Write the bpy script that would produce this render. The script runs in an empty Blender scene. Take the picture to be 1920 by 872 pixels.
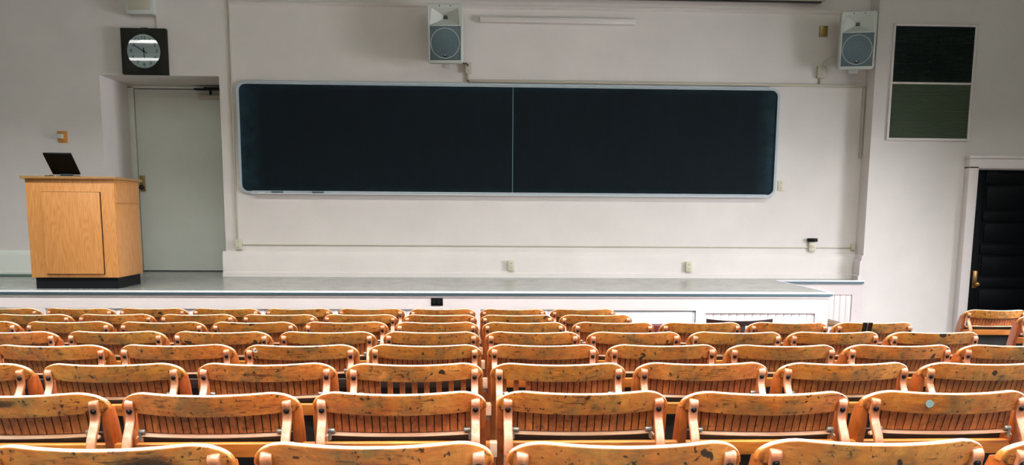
import bpy, bmesh, math, random
from mathutils import Vector, Matrix
random.seed(7)
R = math.radians
S = bpy.context.scene
COL = S.collection

# ------------------------------------------------------------------ camera
ZC = 1.62
yaw, pitch, roll, FPX = R(2.7165), R(8.6299), R(0.3851), 1700.88
fw = Vector((math.sin(yaw)*math.cos(pitch), math.cos(yaw)*math.cos(pitch), -math.sin(pitch)))
rt = Vector((math.cos(yaw), -math.sin(yaw), 0)); up = rt.cross(fw)
rt2 = rt*math.cos(roll) + up*math.sin(roll); up2 = -rt*math.sin(roll) + up*math.cos(roll)
cd = bpy.data.cameras.new('camera'); cam = bpy.data.objects.new('camera', cd); COL.objects.link(cam)
m3 = Matrix((rt2, up2, -fw)).transposed()
cam.matrix_world = Matrix.Translation((0, 0, ZC)) @ m3.to_4x4()
cd.sensor_width = 36; cd.lens = FPX/1920*36; cd.shift_y = (660-436)/1920
cd.clip_start = .05; cd.clip_end = 100
S.camera = cam

# ------------------------------------------------------------------ world, light, exposure
w = bpy.data.worlds.new('world'); S.world = w; w.use_nodes = True
w.node_tree.nodes['Background'].inputs[0].default_value = (.75, .85, 1, 1)
w.node_tree.nodes['Background'].inputs[1].default_value = .3
S.view_settings.view_transform = 'Standard'; S.view_settings.look = 'None'
S.view_settings.gamma = 1; S.view_settings.use_curve_mapping = False
S.view_settings.exposure = 0.10
CEIL_Z = 5.05
def area(name, loc, rot, sx, sy, watt, col, spread=180):
    l = bpy.data.lights.new(name, 'AREA'); l.shape = 'RECTANGLE'; l.size = sx; l.size_y = sy
    l.energy = watt; l.color = col; l.spread = R(spread)
    o = bpy.data.objects.new(name, l); o.location = loc; o.rotation_euler = rot; COL.objects.link(o)
    return o
LAMP_Y = (-2.35, -.32, 1.71, 3.74, 5.77)
for ly in LAMP_Y:                                   # fluorescent rows under the ceiling
    area('fluorescent_row_light', (.2, ly, 4.86), (0, 0, 0), 12.8, .16, (760 if ly > 5 else 520) if ly > 2 else 640, (1.0, .965, .945), 124)
for wy, ww in ((0.4, 30), (3.4, 40), (6.4, 260)):                          # daylight through the tall windows of the right wall
    area('side_window_light', (7.0, wy, 2.1), (0, R(66), 0), 1.8, 1.9, ww, (.96, .94, 1.0), 125)
area('rear_window_light', (0.5, -4.9, 2.2), (R(90), 0, 0), 9.0, 1.8, 60, (1.0, .95, .9))

# ------------------------------------------------------------------ material helpers
def srgb(r, g, b):
    f = lambda c: (c/255/12.92) if c/255 <= .04045 else ((c/255+.055)/1.055)**2.4
    return (f(r), f(g), f(b), 1)
def mat(name, col, rough=.5, metal=0, spec=.5, coat=0):
    m = bpy.data.materials.new(name); m.use_nodes = True
    b = m.node_tree.nodes['Principled BSDF']
    b.inputs['Base Color'].default_value = col; b.inputs['Roughness'].default_value = rough
    b.inputs['Metallic'].default_value = metal; b.inputs['Specular IOR Level'].default_value = spec
    b.inputs['Coat Weight'].default_value = coat
    return m
class NT:
    def __init__(s, m): s.t = m.node_tree; s.n = s.t.nodes; s.b = s.n['Principled BSDF']
    def add(s, typ, **k):
        n = s.n.new(typ)
        for a, v in k.items(): setattr(n, a, v)
        return n
    def link(s, a, b): s.t.links.new(a, b)
    def val(s, sock, v):
        if isinstance(v, (int, float, tuple)): sock.default_value = v
        else: s.link(v, sock)
    def math(s, op, a, b=0.0, clamp=False):
        n = s.add('ShaderNodeMath', operation=op); n.use_clamp = clamp
        s.val(n.inputs[0], a); s.val(n.inputs[1], b); return n.outputs[0]
    def mix(s, f, a, b):
        n = s.add('ShaderNodeMix', data_type='RGBA'); s.val(n.inputs[0], f); s.val(n.inputs[6], a); s.val(n.inputs[7], b)
        return n.outputs[2]
    def ramp(s, f, lo, hi):
        n = s.add('ShaderNodeMapRange'); s.val(n.inputs[0], f); n.inputs[1].default_value = lo; n.inputs[2].default_value = hi
        return n.outputs[0]
    def noise(s, vec, scale, detail=3, rough=.5, dist=0):
        n = s.add('ShaderNodeTexNoise'); s.link(vec, n.inputs['Vector']); n.inputs['Scale'].default_value = scale
        n.inputs['Detail'].default_value = detail; n.inputs['Roughness'].default_value = rough; n.inputs['Distortion'].default_value = dist
        return n.outputs[0]
    def coords(s, scale=(1, 1, 1), rand=True):
        tc = s.add('ShaderNodeTexCoord'); mp = s.add('ShaderNodeMapping'); mp.inputs['Scale'].default_value = scale
        if rand:
            oi = s.add('ShaderNodeObjectInfo'); cx = s.add('ShaderNodeCombineXYZ')
            s.link(s.math('MULTIPLY', oi.outputs['Random'], 37.0), cx.inputs[0]); s.link(s.math('MULTIPLY', oi.outputs['Random'], 91.0), cx.inputs[2])
            va = s.add('ShaderNodeVectorMath', operation='ADD'); s.link(tc.outputs['Object'], va.inputs[0]); s.link(cx.outputs[0], va.inputs[1])
            s.link(va.outputs[0], mp.inputs[0]); s.rnd = oi.outputs['Random']
        else: s.link(tc.outputs['Object'], mp.inputs[0])
        s.obj = tc.outputs['Object']
        return mp.outputs[0]
    def bump(s, h, strength, dist=.01):
        n = s.add('ShaderNodeBump'); n.inputs['Strength'].default_value = strength; n.inputs['Distance'].default_value = dist
        s.link(h, n.inputs['Height']); s.link(n.outputs[0], s.b.inputs['Normal'])

def wood(name, base, dark, light, rough=.35, coat=.35, wear=0.0, marks=0.0, grain='X', cell=None, edge=0, stain=None):
    m = mat(name, base, rough, 0, .5, coat); t = NT(m); t.b.inputs['Coat Roughness'].default_value = .22
    sc = (1.6, 14, 14) if grain == 'X' else (14, 14, 1.6)
    v = t.coords(sc)
    iso = t.add('ShaderNodeMapping'); t.link(v.node.inputs[0].links[0].from_socket, iso.inputs[0])
    p = iso.outputs[0]
    g = t.noise(v, 6, 4, .6, .4)
    c = t.mix(t.ramp(g, .35, .7), dark, base)
    c = t.mix(t.math('MULTIPLY', t.ramp(t.noise(p, 7, 2), .45, .75), .7), c, light)
    hv = t.add('ShaderNodeHueSaturation'); t.link(c, hv.inputs['Color'])
    t.link(t.math('ADD', t.math('MULTIPLY', t.rnd, .28), .86), hv.inputs['Value'])
    t.link(t.math('ADD', t.math('MULTIPLY', t.rnd, -.014), .507), hv.inputs['Hue']); c = hv.outputs[0]
    if cell:      # tone changes from slat to slat
        sx = t.add('ShaderNodeSeparateXYZ'); t.link(t.obj, sx.inputs[0])
        fl = t.math('FLOOR', t.math('DIVIDE', t.math('ADD', sx.outputs[0], cell/2), cell))
        wn = t.add('ShaderNodeTexWhiteNoise', noise_dimensions='2D'); cb = t.add('ShaderNodeCombineXYZ')
        t.link(fl, cb.inputs[0]); t.link(t.math('MULTIPLY', t.rnd, 50), cb.inputs[1]); t.link(cb.outputs[0], wn.inputs['Vector'])
        c = t.mix(t.math('MULTIPLY', wn.outputs[0], .55), c, dark)
    if wear:
        sx = t.add('ShaderNodeSeparateXYZ'); t.link(t.obj, sx.inputs[0])
        ax = t.math('ABSOLUTE', t.math('ADD', sx.outputs[0], t.math('MULTIPLY', t.math('SUBTRACT', t.rnd, .5), .1)))
        band = t.math('SUBTRACT', 1.0, t.ramp(ax, .03, .24))
        ms = t.math('MULTIPLY', band, t.ramp(t.noise(p, 16, 5, .65), .38, .62))
        c = t.mix(t.math('MULTIPLY', ms, wear), c, srgb(124, 100, 56))
        ms2 = t.math('MULTIPLY', band, t.ramp(t.noise(p, 30, 5, .7), .50, .62))
        c = t.mix(t.math('MULTIPLY', ms2, wear*.8), c, srgb(86, 76, 50))
    if marks:
        mo = t.math('MULTIPLY', t.ramp(t.noise(p, 22, 6, .75), .44, .64), .62)
        c = t.mix(mo, c, dark)
        k = t.ramp(t.noise(p, 60, 3, .6), .625, .67)
        c = t.mix(t.math('MULTIPLY', k, marks), c, srgb(48, 28, 16))
        sm = t.add('ShaderNodeMapping'); t.link(p, sm.inputs[0]); sm.inputs['Rotation'].default_value = (0, R(35), 0); sm.inputs['Scale'].default_value = (14, 60, 150)
        k2 = t.math('MULTIPLY', t.ramp(t.noise(sm.outputs[0], 1.0, 2), .60, .66), t.ramp(t.noise(p, 8, 2), .42, .55))
        c = t.mix(t.math('MULTIPLY', k2, marks*.8), c, srgb(70, 38, 18))
        k3 = t.ramp(t.noise(p, 17, 2, .4), .705, .73)
        c = t.mix(t.math('MULTIPLY', k3, marks), c, srgb(34, 26, 18))
    if stain:     # a large ink-dark stain
        cx, cz, rx_, rz_ = stain; sx = t.add('ShaderNodeSeparateXYZ'); t.link(t.obj, sx.inputs[0])
        dx = t.math('DIVIDE', t.math('SUBTRACT', sx.outputs[0], cx), rx_); dz = t.math('DIVIDE', t.math('SUBTRACT', sx.outputs[2], cz), rz_)
        dd = t.math('ADD', t.math('ADD', t.math('MULTIPLY', dx, dx), t.math('MULTIPLY', dz, dz)), t.math('MULTIPLY', t.math('SUBTRACT', t.noise(v, 9, 5, .7), .5), 2.6))
        c = t.mix(t.math('MULTIPLY', t.math('SUBTRACT', 1.0, t.ramp(dd, .35, 1.15)), .88), c, srgb(40, 24, 12))
    if edge:      # overhead highlight painted pale onto the upward-facing top edge
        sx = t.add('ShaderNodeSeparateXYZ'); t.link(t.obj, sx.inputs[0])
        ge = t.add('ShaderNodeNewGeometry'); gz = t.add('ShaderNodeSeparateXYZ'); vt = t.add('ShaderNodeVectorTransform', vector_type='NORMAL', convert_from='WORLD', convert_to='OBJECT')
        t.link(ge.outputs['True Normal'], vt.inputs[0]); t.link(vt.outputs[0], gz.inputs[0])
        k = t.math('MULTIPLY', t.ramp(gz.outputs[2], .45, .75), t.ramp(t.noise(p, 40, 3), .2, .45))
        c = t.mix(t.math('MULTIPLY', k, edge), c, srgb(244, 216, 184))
    t.link(c, t.b.inputs['Base Color'])
    t.bump(g, .12, .002)
    return m

M = {}
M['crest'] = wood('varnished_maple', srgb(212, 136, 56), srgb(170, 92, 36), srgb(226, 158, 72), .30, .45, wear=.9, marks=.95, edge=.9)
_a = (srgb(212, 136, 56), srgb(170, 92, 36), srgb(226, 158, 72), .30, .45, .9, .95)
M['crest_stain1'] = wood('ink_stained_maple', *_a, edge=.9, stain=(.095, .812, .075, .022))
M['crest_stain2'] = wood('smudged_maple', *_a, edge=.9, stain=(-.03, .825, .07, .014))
M['slat'] = wood('slat_wood', srgb(222, 138, 68), srgb(152, 80, 36), srgb(230, 150, 78), .40, .2, marks=.5, grain='Z', cell=.024)
M['side'] = wood('side_wood', srgb(176, 94, 34), srgb(140, 66, 24), srgb(190, 108, 40), .35, .3, marks=.25, grain='Z')
M['leg'] = wood('bent_wood', srgb(206, 138, 98), srgb(170, 98, 60), srgb(220, 168, 134), .3, .7, marks=.35, grain='Z')
M['beam'] = wood('beam_wood', srgb(208, 124, 46), srgb(184, 100, 34), srgb(214, 136, 56), .4, .2)
M['pale'] = wood('pale_end_grain', srgb(238, 200, 168), srgb(214, 160, 120), srgb(244, 214, 186), .45, .2)
M['oaktop'] = wood('oak_top_edge', srgb(172, 128, 78), srgb(150, 106, 62), srgb(182, 138, 86), .4, .2)
M['bdark'] = wood('shaded_beam_wood', srgb(50, 34, 22), srgb(32, 22, 16), srgb(58, 40, 26), .5, .1)  # darkened copy of the beam wood, shade behind missing slats painted in
M['seam'] = mat('dark_seam', srgb(40, 20, 12), .8)
M['seatw'] = wood('shade_dark_seat', srgb(34, 28, 24), srgb(22, 18, 16), srgb(40, 32, 26), .55, 0)  # near-black so the shade under the backrests is in the colour
M['brownw'] = wood('brown_step_wood', srgb(128, 84, 46), srgb(90, 54, 30), srgb(140, 96, 54), .4, .2)
M['darkw'] = wood('dark_chair_wood', srgb(44, 22, 18), srgb(26, 14, 12), srgb(52, 28, 22), .35, .3)
M['maroon'] = mat('maroon_vinyl', srgb(84, 22, 26), .45)
def pod_mat():
    m = mat('oak_veneer', srgb(204, 142, 78), .42, coat=.15); t = NT(m)
    v = t.coords((1, 1, 1), False)
    mp = t.add('ShaderNodeMapping'); t.link(t.obj, mp.inputs[0]); mp.inputs['Scale'].default_value = (7, 7, .8)
    n = t.noise(mp.outputs[0], 1.6, 2, .45, .35)
    rings = t.math('FRACT', t.math('MULTIPLY', n, 15))
    line = t.math('ABSOLUTE', t.math('SUBTRACT', rings, .5))
    c = t.mix(t.ramp(line, .02, .4), srgb(190, 128, 68), srgb(204, 146, 84))
    mp2 = t.add('ShaderNodeMapping'); t.link(t.obj, mp2.inputs[0]); mp2.inputs['Scale'].default_value = (120, 120, 5)
    c = t.mix(t.math('MULTIPLY', t.ramp(t.noise(mp2.outputs[0], 1.5, 3), .4, .65), .35), c, srgb(176, 112, 56))
    t.link(c, t.b.inputs['Base Color']); return m
M['oak'] = pod_mat()
def wall_mat(name, col, rough=.75):
    m = mat(name, col, rough, spec=.25); t = NT(m); v = t.coords((1, 1, 1), False)
    n = t.noise(v, 2.2, 4, .6); c2 = tuple(x*.93 for x in col[:3]) + (1,)
    t.link(t.mix(t.ramp(n, .35, .7), col, c2), t.b.inputs['Base Color'])
    t.bump(t.noise(v, 140, 3, .7), .12, .002)
    return m
M['wall'] = wall_mat('painted_plaster', srgb(218, 213, 209))
M['wallg'] = wall_mat('grey_green_paint', srgb(220, 226, 218))
M['white'] = wall_mat('white_gloss_paint', srgb(224, 216, 215), .4)
M['scuffed'] = wall_mat('scuffed_white_paint', srgb(216, 207, 206), .4); _t = NT(M['scuffed']); _v = _t.coords((1, 1, 2.2), False)
_c = _t.b.inputs['Base Color'].links[0].from_socket
_t.link(_t.mix(_t.math('MULTIPLY', _t.ramp(_t.noise(_v, 13, 4, .6), .70, .73), .8), _c, srgb(110, 104, 104)), _t.b.inputs['Base Color'])
M['greyp'] = wall_mat('grey_primer_panel', srgb(200, 204, 208), .5)
M['ceil'] = wall_mat('ceiling_paint', srgb(80, 100, 76), .9)
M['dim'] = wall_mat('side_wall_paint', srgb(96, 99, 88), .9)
def floor_mat(name, c1, c2, rough):
    m = mat(name, c1, rough, spec=.5); t = NT(m); v = t.coords((1, 1, 1), False)
    t.link(t.mix(t.ramp(t.noise(v, 60, 5, .7), .35, .65), c1, c2), t.b.inputs['Base Color'])
    t.link(t.math('ADD', t.math('MULTIPLY', t.noise(v, 5, 3), .15), rough-.07), t.b.inputs['Roughness'])
    return m
M['floor'] = floor_mat('dark_linoleum', srgb(38, 48, 44), srgb(28, 38, 36), .55)
M['deck'] = floor_mat('stage_linoleum', srgb(150, 152, 146), srgb(122, 128, 122), .22)
M['alu'] = mat('aluminium', srgb(214, 220, 226), .3, .1)
M['bluealu'] = mat('blue_grey_aluminium', srgb(172, 184, 190), .4, .2)
M['darkstrip'] = mat('blue_rubber_strip', srgb(84, 116, 128), .5)
M['black'] = mat('black_plastic', srgb(7, 8, 10), .45, spec=.15)
M['blackmatte'] = mat('black_plinth', srgb(8, 12, 15), .6, spec=.2)
M['bolt'] = mat('blackened_iron_bolt', srgb(30, 26, 28), .35, .6)
M['steel'] = mat('dull_steel', srgb(170, 172, 165), .4, .7)
M['brass'] = mat('worn_brass', srgb(160, 122, 74), .3, .9)
M['dbrass'] = mat('dull_brass', srgb(140, 120, 70), .4, .7)
M['ivory'] = mat('ivory_plastic', srgb(196, 192, 170), .45)
M['conduit'] = mat('painted_conduit', srgb(184, 180, 162), .5)
M['spk'] = mat('white_speaker_plastic', srgb(190, 196, 190), .5)
M['spkd'] = mat('speaker_throat', srgb(40, 52, 50), .6)
M['darkframe'] = mat('dark_wood_clock_case', srgb(20, 22, 17), .7, spec=.2)
M['dial'] = mat('clock_dial', srgb(214, 234, 240), .6)
M['ink'] = mat('dial_ink', srgb(24, 36, 42), .6)
M['orange'] = mat('orange_plate', srgb(206, 136, 66), .5)
M['mark'] = mat('white_emblem', srgb(225, 228, 228), .5)
M['tape'] = mat('black_tape', srgb(24, 18, 18), .45)
M['felt'] = mat('eraser_felt', srgb(40, 60, 68), .9)
M['sticker'] = mat('pale_blue_sticker', srgb(150, 182, 184), .5)
M['doorblk'] = mat('black_door_paint', srgb(4, 7, 10), .5, spec=.12)
M['lens'] = mat('clock_glass', (1, 1, 1, 1), .015); M['lens'].node_tree.nodes['Principled BSDF'].inputs['Transmission Weight'].default_value = 1
M['lens'].node_tree.nodes['Principled BSDF'].inputs['IOR'].default_value = 1.7
def board_mat():
    m = mat('slate_board', srgb(6, 18, 24), .6, spec=.1); t = NT(m); v = t.coords((1, 1, 1), False)
    sx = t.add('ShaderNodeSeparateXYZ'); t.link(t.obj, sx.inputs[0])
    # chalk dust settled along the rim
    ex = t.ramp(t.math('ABSOLUTE', sx.outputs[0]), 2.66, 2.93); ez = t.ramp(t.math('ABSOLUTE', sx.outputs[2]), .50, .60)
    e = t.math('MULTIPLY', t.math('MAXIMUM', ex, t.math('MULTIPLY', ez, .6)), t.ramp(t.noise(v, 7, 4), .25, .75))
    c = t.mix(t.math('MULTIPLY', e, .8), srgb(5, 16, 22), srgb(44, 74, 86))
    sm = t.add('ShaderNodeMapping'); t.link(t.obj, sm.inputs[0]); sm.inputs['Scale'].default_value = (3, 1, 1)
    c = t.mix(t.math('MULTIPLY', t.ramp(t.noise(sm.outputs[0], 2.5, 5, .7), .45, .8), .07), c, srgb(30, 56, 64))
    t.link(c, t.b.inputs['Base Color']); return m
M['board'] = board_mat()
def grille_mat():
    m = mat('speaker_grille', srgb(66, 86, 94), .55, .2); t = NT(m); v = t.coords((1, 1, 1), False)
    vo = t.add('ShaderNodeTexVoronoi'); vo.inputs['Scale'].default_value = 160; t.link(v, vo.inputs['Vector'])
    t.link(t.mix(t.ramp(vo.outputs[0], .2, .5), srgb(36, 50, 56), srgb(72, 90, 96)), t.b.inputs['Base Color']); return m
M['grille'] = grille_mat()
M['glassdark'] = mat('dark_green_ribbed_glass', srgb(20, 32, 30), .28, spec=.6)
M['glassgreen'] = mat('green_ribbed_glass', srgb(60, 72, 55), .3, spec=.6)
M['shoe'] = mat('green_shoe_strip', srgb(90, 110, 100), .5)

# ------------------------------------------------------------------ mesh helpers
class MB:
    def __init__(s): s.bm = bmesh.new()
    def box(s, x0, x1, y0, y1, z0, z1, bev=0, seg=2):
        b = bmesh.new(); bmesh.ops.create_cube(b, size=1)
        for v in b.verts: v.co = Vector(((x0+x1)/2 + v.co.x*(x1-x0), (y0+y1)/2 + v.co.y*(y1-y0), (z0+z1)/2 + v.co.z*(z1-z0)))
        if bev: bmesh.ops.bevel(b, geom=b.edges[:], offset=bev, segments=seg, profile=.5, affect='EDGES')
        return s._add(b)
    def _add(s, b, mtx=None):
        if mtx is not None: bmesh.ops.transform(b, matrix=mtx, verts=b.verts[:])
        me = bpy.data.meshes.new('tmp'); b.to_mesh(me); b.free(); s.bm.from_mesh(me); bpy.data.meshes.remove(me); return s
    def prism(s, pts, a0, a1, axis='X', bev=0):
        """closed profile pts extruded along axis; pts are the other two coordinates in order"""
        b = bmesh.new()
        def mk(p, a):
            return {'X': (a, p[0], p[1]), 'Y': (p[0], a, p[1]), 'Z': (p[0], p[1], a)}[axis]
        A = [b.verts.new(mk(p, a0)) for p in pts]; B = [b.verts.new(mk(p, a1)) for p in pts]
        b.faces.new(A); b.faces.new(B[::-1]); n = len(pts)
        for i in range(n): b.faces.new((A[i], B[i], B[(i+1) % n], A[(i+1) % n]))
        bmesh.ops.recalc_face_normals(b, faces=b.faces[:])
        if bev: bmesh.ops.bevel(b, geom=b.edges[:], offset=bev, segments=2, profile=.5, affect='EDGES')
        return s._add(b)
    def cyl(s, p0, p1, r, seg=20, r2=None, bev=0):
        p0, p1 = Vector(p0), Vector(p1); d = p1-p0; b = bmesh.new()
        bmesh.ops.create_cone(b, cap_ends=True, segments=seg, radius1=r, radius2=r if r2 is None else r2, depth=d.length)
        if bev: bmesh.ops.bevel(b, geom=[e for e in b.edges if abs(e.verts[0].co.z-e.verts[1].co.z) < 1e-6], offset=bev, segments=2, profile=.5, affect='EDGES')
        return s._add(b, Matrix.Translation((p0+p1)/2) @ d.to_track_quat('Z', 'Y').to_matrix().to_4x4())
    def ball(s, c, r, sc=(1, 1, 1), seg=16):
        b = bmesh.new(); bmesh.ops.create_uvsphere(b, u_segments=seg, v_segments=seg//2+2, radius=r)
        return s._add(b, Matrix.Translation(c) @ Matrix.Diagonal((*sc, 1)))
    def tube(s, pts, r, seg=10):
        b = bmesh.new(); rings = []; pts = [Vector(p) for p in pts]; u = None
        for i, p in enumerate(pts):
            t = (pts[min(i+1, len(pts)-1)]-pts[max(i-1, 0)]).normalized()
            if u is None: u = t.orthogonal().normalized()
            u = (u - t*u.dot(t)).normalized(); v = t.cross(u)
            rings.append([b.verts.new(p + (u*math.cos(a)+v*math.sin(a))*r) for a in [2*math.pi*k/seg for k in range(seg)]])
        for A, B in zip(rings, rings[1:]):
            for k in range(seg): b.faces.new((A[k], A[(k+1) % seg], B[(k+1) % seg], B[k]))
        b.faces.new(rings[0][::-1]); b.faces.new(rings[-1])
        bmesh.ops.recalc_face_normals(b, faces=b.faces[:])
        return s._add(b)
    def loft(s, rings):
        b = bmesh.new(); L = [[b.verts.new(p) for p in r] for r in rings]; n = len(L[0])
        for A, B in zip(L, L[1:]):
            for k in range(n): b.faces.new((A[k], A[(k+1) % n], B[(k+1) % n], B[k]))
        b.faces.new(L[0][::-1]); b.faces.new(L[-1]); bmesh.ops.recalc_face_normals(b, faces=b.faces[:])
        return s._add(b)
    def mesh(s, name, ang=38):
        bm = s.bm; bm.normal_update()
        for f in bm.faces: f.smooth = True
        for e in bm.edges:
            if len(e.link_faces) == 2: e.smooth = e.calc_face_angle(0) < R(ang)
        me = bpy.data.meshes.new(name); bm.to_mesh(me); bm.free(); return me
    def build(s, name, m, parent=None, ang=38):
        me = s.mesh(name, ang); me.materials.append(m)
        o = bpy.data.objects.new(name, me); COL.objects.link(o)
        if parent: o.parent = parent
        return o
def tag(o, label, cat, group=None):
    o['label'] = label; o['category'] = cat
    if group: o['group'] = group
    return o
def thing(name, label, cat, loc=(0, 0, 0), rz=0, group=None):
    o = bpy.data.objects.new(name, None); o.empty_display_size = .1; COL.objects.link(o)
    o.location = loc; o.rotation_euler = (0, 0, rz); return tag(o, label, cat, group)
def struct(o): o['kind'] = 'structure'; return o
def at(o, loc): o.location = loc; return o
def rrect(x0, x1, z0, z1, r, n=7):
    P = []
    for cx, cz, a0 in ((x1-r, z1-r, 0), (x0+r, z1-r, 90), (x0+r, z0+r, 180), (x1-r, z0+r, 270)):
        for k in range(n+1):
            a = R(a0+90*k/n); P.append((cx+r*math.cos(a), cz+r*math.sin(a)))
    return P
def text_mesh(txt, size, depth=.001):
    c = bpy.data.curves.new('t', 'FONT'); c.body = txt; c.size = size; c.extrude = depth; c.align_x = 'CENTER'; c.align_y = 'CENTER'
    o = bpy.data.objects.new('t', c); COL.objects.link(o)
    dg = bpy.context.evaluated_depsgraph_get(); dg.update(); me = bpy.data.meshes.new_from_object(o.evaluated_get(dg))
    bpy.data.objects.remove(o); return me

# ------------------------------------------------------------------ room shell
YB, YR, SX = 10.0, 9.78, 4.305      # board wall, projecting right wall face, its corner
ST = .933                            # stage floor height
def slope(y): return .048*(7.4-y) if y < 7.4 else 0.0
f = MB(); f.prism([(-5.2, slope(-5.2)), (7.4, 0), (11, 0), (11, -.3), (-5.2, -.3)], -7.7, 7.7); struct(f.build('floor', M['floor']))
c = MB(); c.box(-7.7, 7.7, -5.2, 11, CEIL_Z, CEIL_Z+.15); struct(c.build('ceiling', M['ceil']))
RX0, RX1, RZ = -3.865, -2.630, 3.035
wb = MB()
wb.box(-7.7, RX0, YB, YB+.83, 0, CEIL_Z).box(RX1, 7.7, YB, YB+.83, 0, CEIL_Z).box(RX0, RX1, YB, YB+.83, RZ, CEIL_Z)
struct(wb.build('wall_front', M['wall']))
wb = MB(); wb.box(RX0-.4, RX1+.4, 10.86, 11.0, 0, CEIL_Z); struct(wb.build('wall_alcove', M['wallg']))
wr = MB(); wr.box(SX, 5.47, YR, YB, 0, CEIL_Z).box(6.42, 7.7, YR, YB, 0, CEIL_Z).box(5.47, 6.42, YR, YB, 2.14, CEIL_Z)
struct(wr.build('wall_projecting', M['wall']))
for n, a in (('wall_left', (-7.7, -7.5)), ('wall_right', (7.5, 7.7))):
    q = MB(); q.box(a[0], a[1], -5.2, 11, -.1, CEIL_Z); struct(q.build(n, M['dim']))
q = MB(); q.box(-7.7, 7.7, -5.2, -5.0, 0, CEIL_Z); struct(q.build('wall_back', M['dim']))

# plaster moulding high on the board wall
t = MB(); t.prism([(YB, 3.80), (YB-.018, 3.80), (YB-.026, 3.775), (YB-.012, 3.762), (YB, 3.76)], -2.50, 4.30); struct(t.build('trim_1', M['wall']))
# baseboards above the stage
def basep(y, z0, h, d=.055):
    return [(y, z0), (y-d, z0), (y-d, z0+.045), (y-d+.018, z0+.055), (y-d+.018, z0+h-.05), (y-d+.03, z0+h-.02), (y-.008, z0+h), (y, z0+h)]
b = MB(); b.prism(basep(YB, ST, .272), RX1-.03, SX); struct(b.build('baseboard_front', M['wall']))
b = MB(); b.prism(basep(YB, ST, .272), -7.5, RX0); struct(b.build('baseboard_left', M['wallg']))
b = MB(); b.box(-7.5, RX0+.01, YB-.12, YB-.055, ST, ST+.022, .006); struct(b.build('trim_2', M['shoe']))
b = MB(); b.prism([(SX-.045, ST), (SX, ST), (SX, ST+.27), (SX-.012, ST+.262), (SX-.02, ST+.21), (SX-.032, ST+.2), (SX-.034, ST+.05), (SX-.045, ST+.04)], YR+.001, YB-.055, 'Y')
struct(b.build('baseboard_right', M['white']))

# ------------------------------------------------------------------ alcove door
d = thing('door_1', 'pale door', 'door', (0, 0, ST)); d['kind'] = 'structure'
for k in ('label', 'category'): del d[k]
q = MB(); q.box(-3.795, -2.66, 10.80, 10.845, .012, 2.062, .004); q.build('door_leaf', M['wallg'], d)
q = MB(); q.box(-3.865, -3.802, 10.78, 10.86, 0, 2.09, .004).box(-3.865, -2.63, 10.78, 10.86, 2.072, 2.10, .004); q.build('door_frame', M['wallg'], d)
q = MB(); q.box(-3.785, -3.725, 10.793, 10.80, .92, 1.10, .003); hp = q.build('lock_plate', M['dbrass'], d)
q = MB(); q.cyl((-3.75, 10.795, .965), (-3.75, 10.745, .965), .012).ball((-3.75, 10.735, .965), .028, (1, .8, 1)); q.build('door_knob', M['bolt'], hp)
q = MB(); q.box(-3.07, -2.80, 10.74, 10.80, 1.955, 2.01, .012); q.build('closer_body', M['conduit'], d)
q = MB(); q.box(-3.10, -2.68, 10.70, 10.76, 2.05, 2.068, .003).cyl((-2.93, 10.75, 2.0), (-2.93, 10.75, 2.06), .014).box(-2.98, -2.66, 10.66, 10.70, 2.055, 2.075, .002); q.build('closer_arm', M['bolt'], d)

# ------------------------------------------------------------------ black panelled door and its casing, right
d = struct(bpy.data.objects.new('door_2', None)); COL.objects.link(d)
q = MB(); q.box(5.47, 6.42, 9.76, 9.80, .01, 2.135)
LX0, LX1 = 5.475, 6.415
zs = [.02, .20, .38, .56, .74, .92, 1.10, 1.28, 1.46, 1.64, 1.82, 2.0, 2.13]
q.box(LX0, LX0+.115, 9.742, 9.762, .01, 2.135, .003).box(LX1-.115, LX1, 9.742, 9.762, .01, 2.135, .003)
for z0, z1 in ((.01, .22), (.50, .60), (.86, .96), (1.22, 1.32), (1.58, 1.68), (1.98, 2.135)): q.box(LX0+.1, LX1-.1, 9.742, 9.762, z0, z1, .003)
for z0, z1 in ((.25, .47), (.63, .83), (.99, 1.19), (1.35, 1.55), (1.71, 1.95)): q.box(LX0+.145, LX1-.145, 9.750, 9.765, z0, z1, .004)
q.build('door_leaf', M['doorblk'], d)
q = MB(); q.box(5.522, 5.578, 9.732, 9.743, .85, 1.04, .004); pl = q.build('lock_plate', M['brass'], d)
q = MB(); q.cyl((5.552, 9.735, .895), (5.552, 9.69, .895), .011).ball((5.552, 9.68, .895), .03, (1, .75, 1)); q.build('door_knob', M['brass'], pl)
q = MB()
q.box(5.36, 5.465, 9.68, YR+.005, 0, 2.16, .004).box(6.42, 6.53, 9.68, YR+.005, 0, 2.16, .004).box(5.36, 6.53, 9.68, YR+.005, 2.14, 2.25, .004)
q.box(5.35, 6.54, 9.665, YR, 2.245, 2.275, .006).box(5.455, 5.475, 9.72, 9.80, 0, 2.14).box(6.415, 6.43, 9.72, 9.80, 0, 2.14).box(5.46, 6.43, 9.72, 9.80, 2.128, 2.145)
q.build('door_casing', M['white'], d)

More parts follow.
